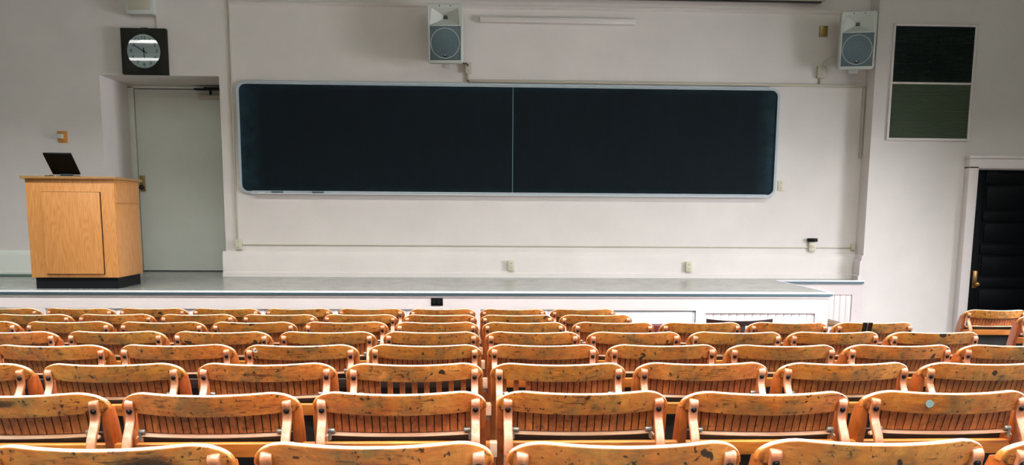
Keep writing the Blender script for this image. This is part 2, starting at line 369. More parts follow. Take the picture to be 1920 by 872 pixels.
# ------------------------------------------------------------------ ribbed two-pane window, right
d = struct(bpy.data.objects.new('window_1', None)); COL.objects.link(d)
q = MB(); WX0, WX1, WZ0, WZ1 = 4.492, 5.352, 2.458, 3.61
fr = .026
for a in ((WX0-fr, WX0, WZ0-fr, WZ1+fr), (WX1, WX1+fr, WZ0-fr, WZ1+fr), (WX0, WX1, WZ1, WZ1+fr), (WX0, WX1, WZ0-fr, WZ0), (WX0, WX1, 3.018, 3.040)):
    q.box(a[0], a[1], YR-.022, YR+.002, a[2], a[3], .004)
q.build('window_frame', M['white'], d)
def ribbed(z0, z1, n, mt):
    q = MB(); pts = [(YR-.001, z0), (YR-.001, z1)]; h = (z1-z0)/n
    for k in range(n):
        zt = z1-k*h; pts += [(YR-.004, zt), (YR-.012, zt-h*.5), (YR-.004, zt-h*.96)]
    q.prism(pts, WX0, WX1); q.build('ribbed_pane', mt, d, ang=20)
ribbed(3.041, WZ1, 40, M['glassdark']); ribbed(WZ0, 3.017, 26, M['glassgreen'])

# ------------------------------------------------------------------ stage
SF, SE = 8.15, 3.27
st = thing('stage', 'low lecture stage with grey linoleum deck and white panelled front', 'stage')
q = MB(); q.prism([(-7.49, SF+.02), (SE+.02, SF+.02), (SE+.02, 9.74), (SX-.002, 9.74), (SX-.002, YB-.001), (RX1, YB-.001), (RX1, 10.79), (RX0, 10.79), (RX0, YB-.001), (-7.49, YB-.001)], ST-.05, ST, 'Z'); q.build('deck', M['deck'], st)
q = MB(); q.box(-7.49, SE+.06, SF-.03, SF+.03, ST-.018, ST, .004).box(SE+.01, SE+.06, SF, 9.74, ST-.018, ST, .004).box(SE+.06, SX-.002, 9.70, 9.75, ST-.018, ST, .004)
q.build('metal_nosing', M['alu'], st)
q = MB(); q.box(-7.49, SE+.05, SF-.02, SF+.02, ST-.036, ST-.019, .003).box(SE+.02, SE+.05, SF, 9.74, ST-.036, ST-.019).box(SE+.05, SX-.002, 9.71, 9.75, ST-.036, ST-.019)
q.build('rubber_strip', M['darkstrip'], st)
q = MB()
q.box(-7.49, SE+.035, SF-.006, SF+.04, ST-.06, ST-.037, .003)         # cover moulding
q.box(-7.49, SE+.02, SF, SF+.04, .775, ST-.05)
PAN = [(-6.6, -5.2, .775), (-5.05, -3.84, .775), (-3.82+.08, -2.98, .772), (-2.93, -1.99, .77), (-1.90, -.96, .768), (-.86, .02, .768), (.10, 1.02, .768), (1.306, 2.064, .762), (2.154, 3.17, .738)]
x = -7.49
for (a, b2, zt) in PAN:
    q.box(x, a, SF, SF+.04, 0, .776); q.box(a, b2, SF, SF+.04, zt, .776) if zt < .7755 else None
    q.box(a, b2, SF, SF+.04, 0, .12); x = b2
q.box(x, SE+.02, SF, SF+.04, 0, .776)
q.box(SE-.02, SE+.02, SF+.04, 9.74, 0, ST-.05)
# wing front with its own panel opening
q.box(SE+.02, 3.93, 9.735, 9.775, 0, ST-.037).box(4.19, SX-.002, 9.735, 9.775, 0, ST-.037).box(3.93, 4.19, 9.735, 9.775, .772, ST-.037).box(3.93, 4.19, 9.735, 9.775, 0, .3)
q.build('front_frame', M['scuffed'], st)
def bead(x0, x1, y, z0, z1, pitch=.075):
    q = MB(); q.box(x0, x1, y, y+.012, z0, z1); n = max(1, round((x1-x0)/pitch)); p = (x1-x0)/n
    for k in range(n): q.box(x0+k*p+.003, x0+(k+1)*p-.003, y-.005, y+.002, z0, z1, .002)
    return q
for k, (a, b2, zt) in enumerate(PAN):
    if k == 7: continue
    bead(a, b2, SF+.018, .12, zt).build('beadboard_panel', M['white'], st)
bead(3.93, 4.19, 9.752, .3, .772, .07).build('beadboard_panel', M['white'], st)
q = MB(); q.box(1.31, 2.06, SF+.012, SF+.03, .13, .755, .003); gp = q.build('access_panel', M['greyp'], st); gp['label'] = 'grey unpainted access panel'
# stage outlet
o = thing('stage_outlet', 'black socket plate set in the white stage front left of centre', 'outlet', (-.292, SF, .838))
q = MB(); q.box(-.053, .053, -.007, .0, -.034, .034, .003); q.build('plate', M['black'], o)
q = MB(); q.cyl((-.022, -.006, 0), (-.022, -.010, 0), .018).cyl((.022, -.006, 0), (.022, -.010, 0), .018); q.build('socket', M['blackmatte'], o)
# side step
o = thing('side_steps', 'white box steps with brown wooden treads beside the stage end', 'steps', (3.53, 9.25, 0))
q = MB(); q.box(-.235, .20, -.32, .48, 0, .53).box(-.235, .20, -.62, -.32, 0, .25); q.build('riser', M['white'], o)
q = MB(); q.box(-.235, .215, -.345, .48, .531, .565, .006); q.build('tread', M['brownw'], o)
q = MB(); q.box(-.235, .215, -.645, -.33, .251, .285, .006); q.build('tread', M['brownw'], o)

# ------------------------------------------------------------------ blackboard
BX0, BX1, BZ0, BZ1 = -2.452, 3.358, 1.822, 2.985
bcx, bcz = (BX0+BX1)/2, (BZ0+BZ1)/2
bb = thing('blackboard', 'long dark chalkboard with rounded aluminium frame on the front wall', 'blackboard', (bcx, YB, bcz))
hw, hh = (BX1-BX0)/2, (BZ1-BZ0)/2
def ring_frame(mb, x0, x1, z0, z1, r, wd, y0, y1):
    A = rrect(x0, x1, z0, z1, r); B = rrect(x0+wd, x1-wd, z0+wd, z1-wd, max(r-wd, .004)); n = len(A)
    b = bmesh.new(); L = [[b.verts.new((p[0], y, p[1])) for p in P] for P, y in ((A, y1), (A, y0), (B, y0), (B, y1))]
    for i in range(4):
        P, Q = L[i], L[(i+1) % 4]
        for k in range(n): b.faces.new((P[k], P[(k+1) % n], Q[(k+1) % n], Q[k]))
    bmesh.ops.recalc_face_normals(b, faces=b.faces[:]); mb._add(b)
q = MB(); ring_frame(q, -hw, hw, -hh, hh, .095, .026, -.035, -.001); q.build('frame', M['bluealu'], bb)
SEAM = .466-bcx
q = MB(); q.prism(rrect(-hw+.02, SEAM-.0015, -hh+.02, hh-.02, .07), -.018, -.002, 'Y'); q.build('slate_panel', M['board'], bb)
q = MB(); q.prism(rrect(SEAM+.0015, hw-.02, -hh+.02, hh-.02, .07), -.018, -.002, 'Y'); q.build('slate_panel', M['board'], bb)
q = MB(); q.box(SEAM-.05, SEAM+.05, -.0185, -.003, -hh+.026, hh-.026); q.build('centre_board', M['board'], bb)
q = MB(); q.box(SEAM-.004, SEAM+.004, -.0215, -.018, -hh+.026, hh-.026); q.build('seam_strip', M['darkstrip'], bb)
q = MB(); q.prism([(-.001, hh-.012), (-.05, hh-.012), (-.05, hh+.006), (-.042, hh+.010), (-.001, hh+.014)], -hw+.14, hw-.12); q.build('map_rail', M['bluealu'], bb)
q = MB(); q.prism([(-.002, -hh-.004), (-.075, -hh-.004), (-.08, -hh+.007), (-.076, -hh+.007), (-.070, -hh+.002), (-.03, -hh+.002), (-.03, -hh+.03), (-.002, -hh+.03)], -hw+.13, hw-.10); q.build('chalk_tray', M['alu'], bb)
for i, (px, ln) in enumerate(((-2.25+.42, .115), (-1.36-.03, .115))):
    e = thing('chalk_eraser', 'felt chalk eraser on the tray, %s' % ('nearer the board corner' if i == 0 else 'farther from the board corner'), 'eraser', (px-.08 if i == 0 else px-.10, YB-.051, BZ0+.003), group='erasers on the chalk tray')
    e.location.x = (-2.05, -1.62)[i]
    q = MB(); q.box(-.06, .06, -.018, .018, .0, .012, .002); q.build('felt', M['felt'], e)
    q = MB(); q.box(-.06, .06, -.018, .018, .012, .024, .003); q.build('back', M['darkstrip'], e)
q = MB(); q.cyl((-.035, 0, 0), (.035, 0, 0), .0055, 12, bev=.001)
tag(at(q.build('chalk_stick', M['mark']), (-2.22, YB-.05, BZ0+.0086)), 'white chalk stick lying at the left end of the chalk tray', 'chalk')

# ------------------------------------------------------------------ wall fittings
def duct(name, label, pts, r=.008, mt='conduit', cat='conduit'):
    q = MB()
    for a, b2 in zip(pts, pts[1:]):
        x0, x1 = sorted((a[0], b2[0])); z0, z1 = sorted((a[1], b2[1]))
        q.box(x0-r, x1+r, YB-2*r-.001, YB-.001, z0-r, z1+r, r*.4)
    return tag(q.build(name, M[mt]), label, cat)
duct('conduit', 'thin white conduit running down the wall left of the chalkboard', [(-2.50, 4.9), (-2.498, 1.33)])
duct('conduit', 'thin conduit running level below the chalkboard', [(-2.44, 1.276), (4.29, 1.276)], .006)
duct('conduit', 'painted conduit running right above the chalkboard', [(-.011, 3.13), (-.011, 3.021), (4.285, 3.021)], .014)
duct('conduit', 'painted conduit coming down in the corner right of the chalkboard', [(4.285, 2.99), (4.285, 2.27)], .014)
duct('conduit', 'short vertical conduit stub beneath the right loudspeaker junction box', [(3.80, 3.10), (3.80, 3.04)], .012)
duct('conduit', 'thin conduit rising above the dark square clock', [(-3.25, 3.63), (-3.25, 3.51)], .005)
duct('cable_trunking', 'pale flat trunking on the upper wall right of the middle loudspeaker', [(.137, 3.645), (1.73, 3.645)], .030, 'wall', 'trunking')
def plate(name, label, x, z, wx, hz, mt, dep=.012, y=None, extra=None, cat='wall plate', group=None):
    y = YB if y is None else y
    o = thing(name, label, cat, (x, y, z), group=group)
    q = MB(); q.box(-wx/2, wx/2, -dep, 0, -hz/2, hz/2, min(dep*.3, .004)); q.build('cover', M[mt], o)
    if extra: extra(o, dep)
    return o
def screws(o, d):
    for z in (-.03, .03):
        q = MB(); q.cyl((0, -d+.001, z), (0, -d-.002, z), .004, 10); q.build('screw', M['bolt'], o)
def sockets(o, d):
    for z in (-.024, .024):
        q = MB(); q.prism(rrect(-.016, .016, z-.013, z+.013, .008, 4), -d-.002, -d+.001, 'Y'); s_ = q.build('socket', M['ivory'], o)
        q = MB(); q.box(-.007, -.004, -d-.0026, -d-.001, z-.005, z+.005).box(.004, .007, -d-.0026, -d-.001, z-.005, z+.005); q.build('slot', M['bolt'], s_)
plate('junction_box', 'ivory junction box at the foot of the left conduit', -2.487, 1.278, .072, .105, 'ivory', .04, extra=screws, cat='junction box')
plate('junction_box', 'small junction box under the middle loudspeaker', -.011, 3.150, .068, .11, 'conduit', .045, extra=screws, cat='junction box')
plate('junction_box', 'junction box at lower left of the right loudspeaker', 3.795, 3.160, .09, .125, 'conduit', .045, extra=screws, cat='junction box')
plate('junction_box', 'brownish box on the wall upper left of the right loudspeaker', 3.80, 3.585, .085, .11, 'dbrass', .03, cat='junction box')
plate('junction_box', 'small white box at the right end of the low conduit', 4.27, 1.285, .045, .07, 'ivory', .03, cat='junction box')
plate('light_switch', 'ivory switch plate just right of the chalkboard', 3.425, 1.948, .072, .108, 'ivory', .008, extra=screws, cat='switch')
plate('thermostat', 'ivory thermostat with a black cap near the right corner', 3.805, 1.287, .07, .105, 'ivory', .03, extra=lambda o, d: (MB().box(-.055, .05, -.05, -.0, .055, .092, .004).build('cap', M['black'], o), MB().box(-.02, .02, -.034, -.029, -.01, .015, .001).build('display', M['conduit'], o)), cat='thermostat')
plate('power_outlet', 'wall outlet on the baseboard below the middle of the chalkboard', .455, 1.066, .072, .112, 'ivory', .035, YB-.037, sockets, 'outlet', 'outlets on the baseboard')
plate('power_outlet', 'wall outlet on the baseboard near the right end of the chalkboard', 2.42, 1.060, .072, .112, 'ivory', .035, YB-.037, sockets, 'outlet', 'outlets on the baseboard')
def ofit(o, d):
    MB().box(-.052, .012, -.042, -.008, -.018, .028, .004).build('grey_box', M['spk'], o)
    MB().box(-.035, .035, -.0095, -.007, -.048, -.044).build('screw_row', M['dbrass'], o)
plate('orange_wall_plate', 'orange wall plate with a small grey box on the left wall above the podium', -4.278, 2.394, .10, .122, 'orange', .009, extra=ofit, cat='wall plate')
# white box over the clock
o = thing('ceiling_box', 'white box loudspeaker cut by the top edge above the clock', 'loudspeaker', (-3.37, YB, 3.625))
q = MB(); q.prism(rrect(-.145, .135, 0, .36, .02), -.12, 0, 'Y', .004); q.build('housing', M['spk'], o)
q = MB(); q.box(-.11, .10, -.126, -.119, .04, .33, .002); q.build('front_grille', M['conduit'], o)
# projection screen case along the top
o = thing('projection_screen_case', 'long pale screen case along the top of the front wall', 'screen case', (0, YB, 3.865))
q = MB(); q.prism([(-.02, 0), (-.17, 0), (-.19, .02), (-.19, .14), (-.17, .16), (-.02, .16)], -.2, 3.74); q.build('case', M['conduit'], o)
q = MB(); q.box(-.18, 3.72, -.13, -.08, -.012, .002, .003); q.build('screen_bar', M['bolt'], o)
for xx in (.0, 1.8, 3.5): MB().box(xx, xx+.04, -.02, -.002, .02, .14, .002).build('bracket', M['conduit'], o)

# ------------------------------------------------------------------ clock
ck = thing('wall_clock', 'dark square wall clock with a pale round dial above the alcove', 'clock', (-3.371, YB, 3.266))
CHW = .2315
b = bmesh.new(); yb_, yf_ = -.001, -.07
q = MB()
P0 = [(-CHW, -CHW), (CHW, -CHW), (CHW, CHW), (-CHW, CHW)]
q.prism(P0, yf_+.006, yb_, 'Y', .004)
A = 48; ringo = bmesh.new()
def rp(a, sq):   # square outline at angle a
    c_, s_ = math.cos(a), math.sin(a); k = sq/max(abs(c_), abs(s_)); return (c_*k, s_*k)
outer = [ringo.verts.new((rp(2*math.pi*k/A, CHW-.003)[0], yf_, rp(2*math.pi*k/A, CHW-.003)[1])) for k in range(A)]
mid = [ringo.verts.new((.186*math.cos(2*math.pi*k/A), yf_-.006, .186*math.sin(2*math.pi*k/A))) for k in range(A)]
inn = [ringo.verts.new((.170*math.cos(2*math.pi*k/A), yf_-.002, .170*math.sin(2*math.pi*k/A))) for k in range(A)]
back = [ringo.verts.new((.170*math.cos(2*math.pi*k/A), yf_+.01, .170*math.sin(2*math.pi*k/A))) for k in range(A)]
ob = [ringo.verts.new((v.co.x, yf_+.01, v.co.z)) for v in outer]
for P, Q in ((ob, outer), (outer, mid), (mid, inn), (inn, back)):
    for k in range(A): ringo.faces.new((P[k], P[(k+1) % A], Q[(k+1) % A], Q[k]))
bmesh.ops.recalc_face_normals(ringo, faces=ringo.faces[:]); q._add(ringo)
q.build('case', M['darkframe'], ck)
q = MB(); q.cyl((0, yf_+.006, 0), (0, yf_+.004, 0), .171, 48); q.build('dial', M['dial'], ck)
for h in range(1, 13):
    a = R(90-30*h); me = text_mesh(str(h), .052, .0008); me.materials.append(M['ink'])
    o = bpy.data.objects.new('numeral', me); COL.objects.link(o); o.parent = ck
    o.location = (.131*math.cos(a), yf_+.003, .131*math.sin(a)); o.rotation_euler = (R(90), 0, 0)
def hand(name, ang, ln, tail, wd, y):
    q = MB(); q.prism([(-wd, -tail), (wd, -tail), (wd*.5, ln), (-wd*.5, ln)], y-.001, y+.001, 'Y'); o = q.build(name, M['ink'], ck)
    o.rotation_euler = (0, R(ang), 0); return o
hand('hour_hand', 177, .075, .035, .0065, yf_+.0005); hand('minute_hand', 301, .125, .04, .005, yf_-.0020)
q = MB(); q.cyl((0, yf_+.003, 0), (0, yf_-.003, 0), .011); q.build('hub', M['ink'], ck)
q = MB(); q.cyl((0, yf_-.0045, 0), (0, yf_-.0055, 0), .170, 48); q.build('glass_cover', M['lens'], ck)
q = MB(); q.box(-.035, .035, -.03, -.001, CHW, CHW+.012, .003); q.build('hanger', M['bolt'], ck)

# ------------------------------------------------------------------ loudspeakers
def speaker(label, cx, zc, rz, tilt, w_=.358, h_=.575):
    o = thing('wall_loudspeaker', label, 'loudspeaker', (cx, YB, zc), 0, 'white wall loudspeakers')
    T = Matrix.Translation((0, -.24, 0)) @ Matrix.Rotation(rz, 4, 'Z') @ Matrix.Rotation(tilt, 4, 'X')
    def put(mb, name, mt, parent=None):
        bmesh.ops.transform(mb.bm, matrix=T, verts=mb.bm.verts[:]); return mb.build(name, M[mt], parent or o)
    hw_, hh_ = w_/2, h_/2
    q = MB(); rings = []
    for y, k, r in ((-.07, 1.0, .03), (.10, .78, .03), (.115, .74, .03)):
        rings.append([(p[0], y, p[1]) for p in rrect(-hw_*k, hw_*k, -hh_*(.5+.5*k), hh_*(.5+.5*k), r, 5)])
    q.loft(rings)
    # front shell with an opening for the horn
    out = rrect(-hw_, hw_, -hh_, hh_, .03, 5)
    ins = [(-hw_+.028, .086), (hw_-.028, .086), (hw_-.045, hh_-.04), (-hw_+.045, hh_-.04)]
    b = bmesh.new(); O0 = [b.verts.new((p[0], -.07, p[1])) for p in out]; O1 = [b.verts.new((p[0], -.142, p[1])) for p in out]
    O2 = [b.verts.new((p[0]*.975, -.152, p[1]*.985)) for p in out]; n = len(out)
    for P, Q in ((O0, O1), (O1, O2)):
        for k in range(n): b.faces.new((P[k], P[(k+1) % n], Q[(k+1) % n], Q[k]))
    I = [b.verts.new((p[0], -.152, p[1])) for p in ins]
    edges = [b.edges.get((O2[k], O2[(k+1) % n])) for k in range(n)] + [b.edges.new((I[k], I[(k+1) % 4])) for k in range(4)]
    bmesh.ops.triangle_fill(b, use_beauty=True, edges=edges, normal=(0, -1, 0)); bmesh.ops.recalc_face_normals(b, faces=b.faces[:]); q._add(b)
    for a in ((-hw_+.012, hw_-.012, .072, .082), (-hw_+.012, hw_-.012, -hh_+.016, -hh_+.028), (-hw_+.010, -hw_+.022, -hh_+.018, .08), (hw_-.022, hw_-.010, -hh_+.018, .08)):
        q.box(a[0], a[1], -.163, -.148, a[2], a[3], .003)
    put(q, 'cabinet', 'spk')
    b = bmesh.new(); tz = .165
    F = [b.verts.new((p[0], -.151, p[1])) for p in ins]; G = [b.verts.new(p) for p in ((-.026, -.082, tz-.020), (.026, -.082, tz-.020), (.020, -.082, tz+.018), (-.020, -.082, tz+.018))]
    for k in range(4): b.faces.new((F[k], F[(k+1) % 4], G[(k+1) % 4], G[k]))
    b.faces.new(G); bmesh.ops.recalc_face_normals(b, faces=b.faces[:]); q = MB(); q._add(b); horn = put(q, 'horn', 'spk')
    q = MB(); q.prism([(-.024, tz-.018), (.024, tz-.018), (.018, tz+.016), (-.018, tz+.016)], -.086, -.0822, 'Y'); put(q, 'throat', 'spkd', horn)
    q = MB(); q.box(-hw_+.024, hw_-.024, -.159, -.149, -hh_+.027, .072, .002); g = put(q, 'grille', 'grille')
    gz = (-hh_+.10)/2; gr = min(hw_-.03, (hh_+.04)/2-.004)
    q = MB(); n = 40; ro, ri = gr, gr-.005; b = bmesh.new(); gz = (-hh_+.030+.070)/2
    L = [[b.verts.new((r_*math.cos(2*math.pi*k/n), y, gz+r_*math.sin(2*math.pi*k/n))) for k in range(n)] for r_, y in ((ro, -.1575), (ro, -.1605), (ri, -.1605), (ri, -.1575))]
    for P, Q in zip(L, L[1:]):
        for k in range(n): b.faces.new((P[k], P[(k+1) % n], Q[(k+1) % n], Q[k]))
    bmesh.ops.recalc_face_normals(b, faces=b.faces[:]); q._add(b); put(q, 'grille_ring', 'spk', g)
    q = MB(); q.cyl((0, -.158, -hh_+.070), (0, -.162, -hh_+.075), .017, 20); e = put(q, 'badge', 'black', g)
    q = MB(); q.prism([(-.010, -hh_+.078), (-.004, -hh_+.084), (.0, -hh_+.076), (.003, -hh_+.083), (.011, -hh_+.075), (.006, -hh_+.067), (.002, -hh_+.072), (-.003, -hh_+.067)], -.1635, -.1618, 'Y'); put(q, 'emblem', 'mark', e)
    for sx in (-.055, .055):
        q = MB(); q.cyl((sx, -.149, hh_-.022), (sx, -.153, hh_-.022), .006, 12); put(q, 'screw', 'bolt')
    q = MB(); q.box(-.05, .05, -.02, .02, -hh_-.035, -hh_+.01, .006); put(q, 'mount_foot', 'spk')
    q = MB(); q.box(-.04, .04, -.03, 0, -.12, .12, .004).cyl((0, -.02, 0), (0, -.16, 0), .018); q.build('wall_bracket', M['conduit'], o)
    return o
speaker('white loudspeaker on the wall above the middle of the chalkboard', -.235, 3.44, R(-4), R(4))
speaker('white loudspeaker high in the right corner beside the projecting wall', 4.06, 3.44, R(-13), R(4))
q = MB(); q.tube([(3.80, YB-.05, 3.20), (3.80, YB-.06, 3.25), (3.83, YB-.08, 3.29), (3.88, YB-.10, 3.31), (3.97, YB-.13, 3.32)], .004); tag(q.build('speaker_cable', M['conduit']), 'thin cable looping from the junction box to the right loudspeaker', 'cable')
q = MB(); q.tube([(-.10, YB-.13, 3.20), (-.06, YB-.10, 3.185), (-.03, YB-.07, 3.19), (-.012, YB-.05, 3.17)], .006); tag(q.build('speaker_cable', M['bolt']), 'short dark cable from the middle loudspeaker to its junction box', 'cable')

# ------------------------------------------------------------------ podium and the things on it
pd = thing('podium', 'light oak lectern cabinet on a black plinth at the stage left', 'podium', (-3.52, 8.31, ST), R(1.2))
q = MB(); q.box(-.385, .375, 0, .64, .10, .968, .003); q.build('cabinet', M['oak'], pd)
q = MB(); q.box(-.415, .405, -.03, .67, .968, .992, .003); q.build('top', M['oaktop'], pd)
q = MB(); q.box(-.36, .355, .025, .62, 0, .10); q.build('plinth', M['blackmatte'], pd)
q = MB(); q.box(-.245, .250, -.022, .0, .135, .855, .001); q.build('front_panel', M['oak'], pd)
q = MB(); q.box(-.249, .257, -.005, .0, .129, .858); q.build('panel_shadow_line', M['darkw'], pd)  # dark strip painting the front panel's shadow line
q = MB(); q.box(.375, .385, .01, .62, .765, .955, .002); q.build('drawer', M['oak'], pd)
q = MB(); q.box(.375, .380, .01, .62, .11, .755, .002); q.build('side_panel', M['oak'], pd)
PT = ST+.9922
mo = thing('monitor', 'black flat monitor tilted over on a low stand on the oak podium', 'monitor', (-3.64, 8.54, PT))
Tm = Matrix.Translation((0, 0, .028)) @ Matrix.Rotation(R(46), 4, 'X')
q = MB(); q.box(-.122, .122, -.009, .009, 0, .25, .005); bmesh.ops.transform(q.bm, matrix=Tm, verts=q.bm.verts[:]); q.build('screen', M['black'], mo)
q = MB(); q.box(-.09, .09, -.02, .16, 0, .014, .004); q.build('base', M['black'], mo)
q = MB(); q.cyl((-.055, .0, .026), (.055, .0, .026), .014); q.build('hinge', M['darkstrip'], mo)
q = MB(); q.tube([(-.03, 0, .008), (0, .02, .009), (.03, -.01, .012), (.05, .01, .008), (.02, .03, .007), (-.01, -.02, .007)], .006)
tag(at(q.build('cable_coil', M['black']), (-3.79, 8.50, PT)), 'small black coiled cable left of the monitor on the podium', 'cable')
q = MB(); q.box(-.025, .025, -.012, .012, 0, .012, .003); tag(at(q.build('clicker', M['bolt']), (-3.50, 8.42, PT)), 'small dark clicker right of the monitor on the podium', 'remote')

# ------------------------------------------------------------------ loose chairs by the stage
def loose_chair(label, x, y, kind):
    o = thing('side_chair', label, 'chair', (x, y, 0), R(0))
    mt = 'darkw' if kind == 'dark' else 'maroon'
    if kind == 'dark':
        n = 14; rings = []
        for k in range(n+1):
            u = -1+2*k/n; xx = .285*u; zt = .735+.017*u*u; yy = -.20-.03*(1-u*u)
            rings.append([(xx, yy, zt-.05+.01*(1-u*u)), (xx, yy, zt), (xx, yy+.02, zt), (xx, yy+.02, zt-.05+.01*(1-u*u))])
        MB().loft(rings).build('crest_rail', M[mt], o)
        MB().box(-.045, .045, -.225, -.21, .44, .70, .003).build('splat', M[mt], o)
    else:
        MB().box(-.22, .22, -.225, -.185, .47, .715, .018, 3).build('backrest', M[mt], o)
    for sx in (-.20, .20):
        MB().prism([(-.215, .0), (-.185, .0), (-.185, .70), (-.21, .70)], sx-.016, sx+.016, 'X', .003).build('rear_leg', M['darkw'], o)
        MB().prism([(.17, 0), (.195, 0), (.20, .42), (.165, .42)], sx-.016, sx+.016, 'X', .003).build('front_leg', M['darkw'], o)
    MB().box(-.225, .225, -.20, .22, .42, .455, .012, 3).build('seat', M[mt], o)
    return o
loose_chair('dark brown wooden chair with a concave top rail in front of the stage', 2.30, 7.78, 'dark')
loose_chair('maroon chair low in front of the grey stage panel', 1.70, 7.72, 'maroon')

# ------------------------------------------------------------------ auditorium chairs
W2, PITCH = .271, .580
XRT, XLT = .0838, .0563-.542        # left edges of the first chair right / left of the aisle
XR0, XL0 = .0838, -.5144
Y0, DY, Z0, DZ = 1.9955, .7682, -.5058, -.0369
CURV = .070
def yc(x): return -CURV*(1-(x/W2)**2)
LEAN = .34
def crest_mesh():
    top, bot, rx, rz, th = .85, .782, .092, .056, .026
    xs = [W2*math.sin(R(a)) for a in [-90+180*k/44 for k in range(45)]]; rings = []
    for x in xs:
        e = max(0, abs(x)-(W2-rx)); zt = top-rz*(1-math.sqrt(max(0, 1-(e/rx)**2))); zt = max(zt-.0025+.0035*min(1, (x/.19)**2), bot+.012)
        zb = bot - .003 + .007*(x/W2)**2 + (.004 if abs(x) > W2-.01 else 0)
        def P(off, z):
            return (x, yc(x) - LEAN*(z-.79) + off, z)
        r = .005
        rings.append([P(0, zb), P(0, zt-r), P(r*.3, zt-r*.3), P(r, zt+.0002), P(th-r, zt+.0002), P(th-r*.3, zt-r*.3), P(th, zt-r), P(th, zb)])
    return MB().loft(rings).mesh('crest_rail', 60)
def slat_mesh(missing=()):
    q = MB(); n = 19; wd = .0240
    for k in range(n):
        if k in missing: continue
        xc = (k-(n-1)/2)*wd
        rg = []
        for z in (.716, .80):
            a = xc-wd/2+.0017; b2 = xc+wd/2-.0017; off = .020 - .10*(z-.79); cf = .6 if z < .75 else 1
            rg.append([(a, cf*yc(a)+off, z), (b2, cf*yc(b2)+off, z), (b2, cf*yc(b2)+off+.009, z), (a, cf*yc(a)+off+.009, z)])
        q.loft(rg)
    for k in range(n-1):                              # dark seams between neighbouring slats
        if k in missing or k+1 in missing: continue
        xc = (k+.5-(n-1)/2)*wd; rg = []
        for z in (.717, .799):
            off = .020 - .10*(z-.79); cf = .6 if z < .75 else 1; a, b2 = xc-.0024, xc+.0024
            rg.append([(a, cf*yc(a)+off+.004, z), (b2, cf*yc(b2)+off+.004, z), (b2, cf*yc(b2)+off+.008, z), (a, cf*yc(a)+off+.008, z)])
        nf = len(q.bm.faces); q.loft(rg); q.bm.faces.ensure_lookup_table()
        for fi in range(nf, len(q.bm.faces)): q.bm.faces[fi].material_index = 1
    return q.mesh('slat_panel', 30)
def bottom_mesh():
    xs = [-.232+.464*k/30 for k in range(31)]; rings = []
    for x in xs:
        o_ = yc(x)*.6+.010; dz = -.010*max(0, (abs(x)-.215)/.017)**2
        rings.append([(x, o_, .706+dz), (x, o_, .7095+dz), (x, o_+.006, .7125+dz), (x, o_+.022, .7125+dz), (x, o_+.022, .706+dz)])
    return MB().loft(rings).mesh('bottom_strip', 50)
def strap_mesh(sx):
    path = [(-.0250, .8190), (-.0320, .8155), (-.0345, .808), (-.0305, .798), (-.0265, .786), (-.0250, .772), (-.0280, .757), (-.0400, .738), (-.0540, .720), (-.0650, .700), (-.0710, .680), (-.0700, .655), (-.060, .62), (-.050, .56), (-.042, .45), (-.042, .30), (-.054, .15), (-.082, .0)]
    sm = []
    for i in range(len(path)-1):
        p0, p1, p2, p3 = path[max(i-1, 0)], path[i], path[i+1], path[min(i+2, len(path)-1)]
        for k in range(3):
            t = k/3; sm.append(tuple(.5*((2*p1[j])+(-p0[j]+p2[j])*t+(2*p0[j]-5*p1[j]+4*p2[j]-p3[j])*t*t+(-p0[j]+3*p1[j]-3*p2[j]+p3[j])*t**3) for j in (0, 1)))
    sm.append(path[-1]); rings = []; x0, x1, h = sx*.236-.0138, sx*.236+.0138, .0065
    for i, p in enumerate(sm):
        a, b2 = sm[max(i-1, 0)], sm[min(i+1, len(sm)-1)]; ty, tz = b2[0]-a[0], b2[1]-a[1]; L = math.hypot(ty, tz); ny, nz = -tz/L, ty/L
        if ny > 0: ny, nz = -ny, -nz                      # towards the back
        y, z = p; bv = .002; zt = min(z, .6); wv = 1 if z > .02 else .8
        def Q(x, s): return (x, y+ny*s, z+nz*s)
        rings.append([Q(x0, -h), Q(x0, h-bv), Q(x0+bv, h), Q(x1-bv, h), Q(x1, h-bv), Q(x1, -h)])
    return MB().loft(rings).mesh('bent_leg', 42)
def side_mesh(sx):
    pr = [(-.004, .792), (.018, .800), (.050, .792), (.078, .742), (.104, .67), (.135, .57), (.175, .43), (.215, .25), (.262, .0), (.20, .0), (.145, .25), (.100, .43), (.055, .56), (.022, .66), (.004, .72)]
    a, b2 = sorted((sx*.2445, sx*.2685)); return MB().prism(pr, a, b2, 'X', .003).mesh('side_panel', 50)
def bolt_mesh(sx):
    return MB().cyl((sx*.236, -.031, .791), (sx*.236, -.0375, .791), 0.0088, 18, bev=.0015).ball((sx*.236, -.0375, .791), .0062, (1, .6, 1), 12).mesh('bolt')
def hinge_mesh(sx):
    return MB().cyl((sx*.200, -.008, .722), (sx*.221, -.008, .722), .0075, 14, bev=.002).box(min(sx*.214, sx*.221), max(sx*.214, sx*.221), -.012, .008, .690, .724, .002).mesh('hinge_lug')
def seat_mesh():      # folded up against the beam
    rings = []
    for k in range(13):
        z = .30+.402*k/12; y = .068+.016*math.sin(math.pi*k/12)-.004*k/12
        hwid = .236-.02*(1-k/12)
        rings.append([(-hwid, y, z), (hwid, y, z), (hwid, y+.014, z), (-hwid, y+.014, z)])
    return MB().loft(rings).mesh('seat', 50)
MESH = dict(crest=crest_mesh(), slats=slat_mesh(), bottom=bottom_mesh(), seat=seat_mesh())
for s_, k in ((-1, 'l'), (1, 'r')):
    MESH['strap'+k] = strap_mesh(s_); MESH['side'+k] = side_mesh(s_); MESH['bolt'+k] = bolt_mesh(s_); MESH['hinge'+k] = hinge_mesh(s_)
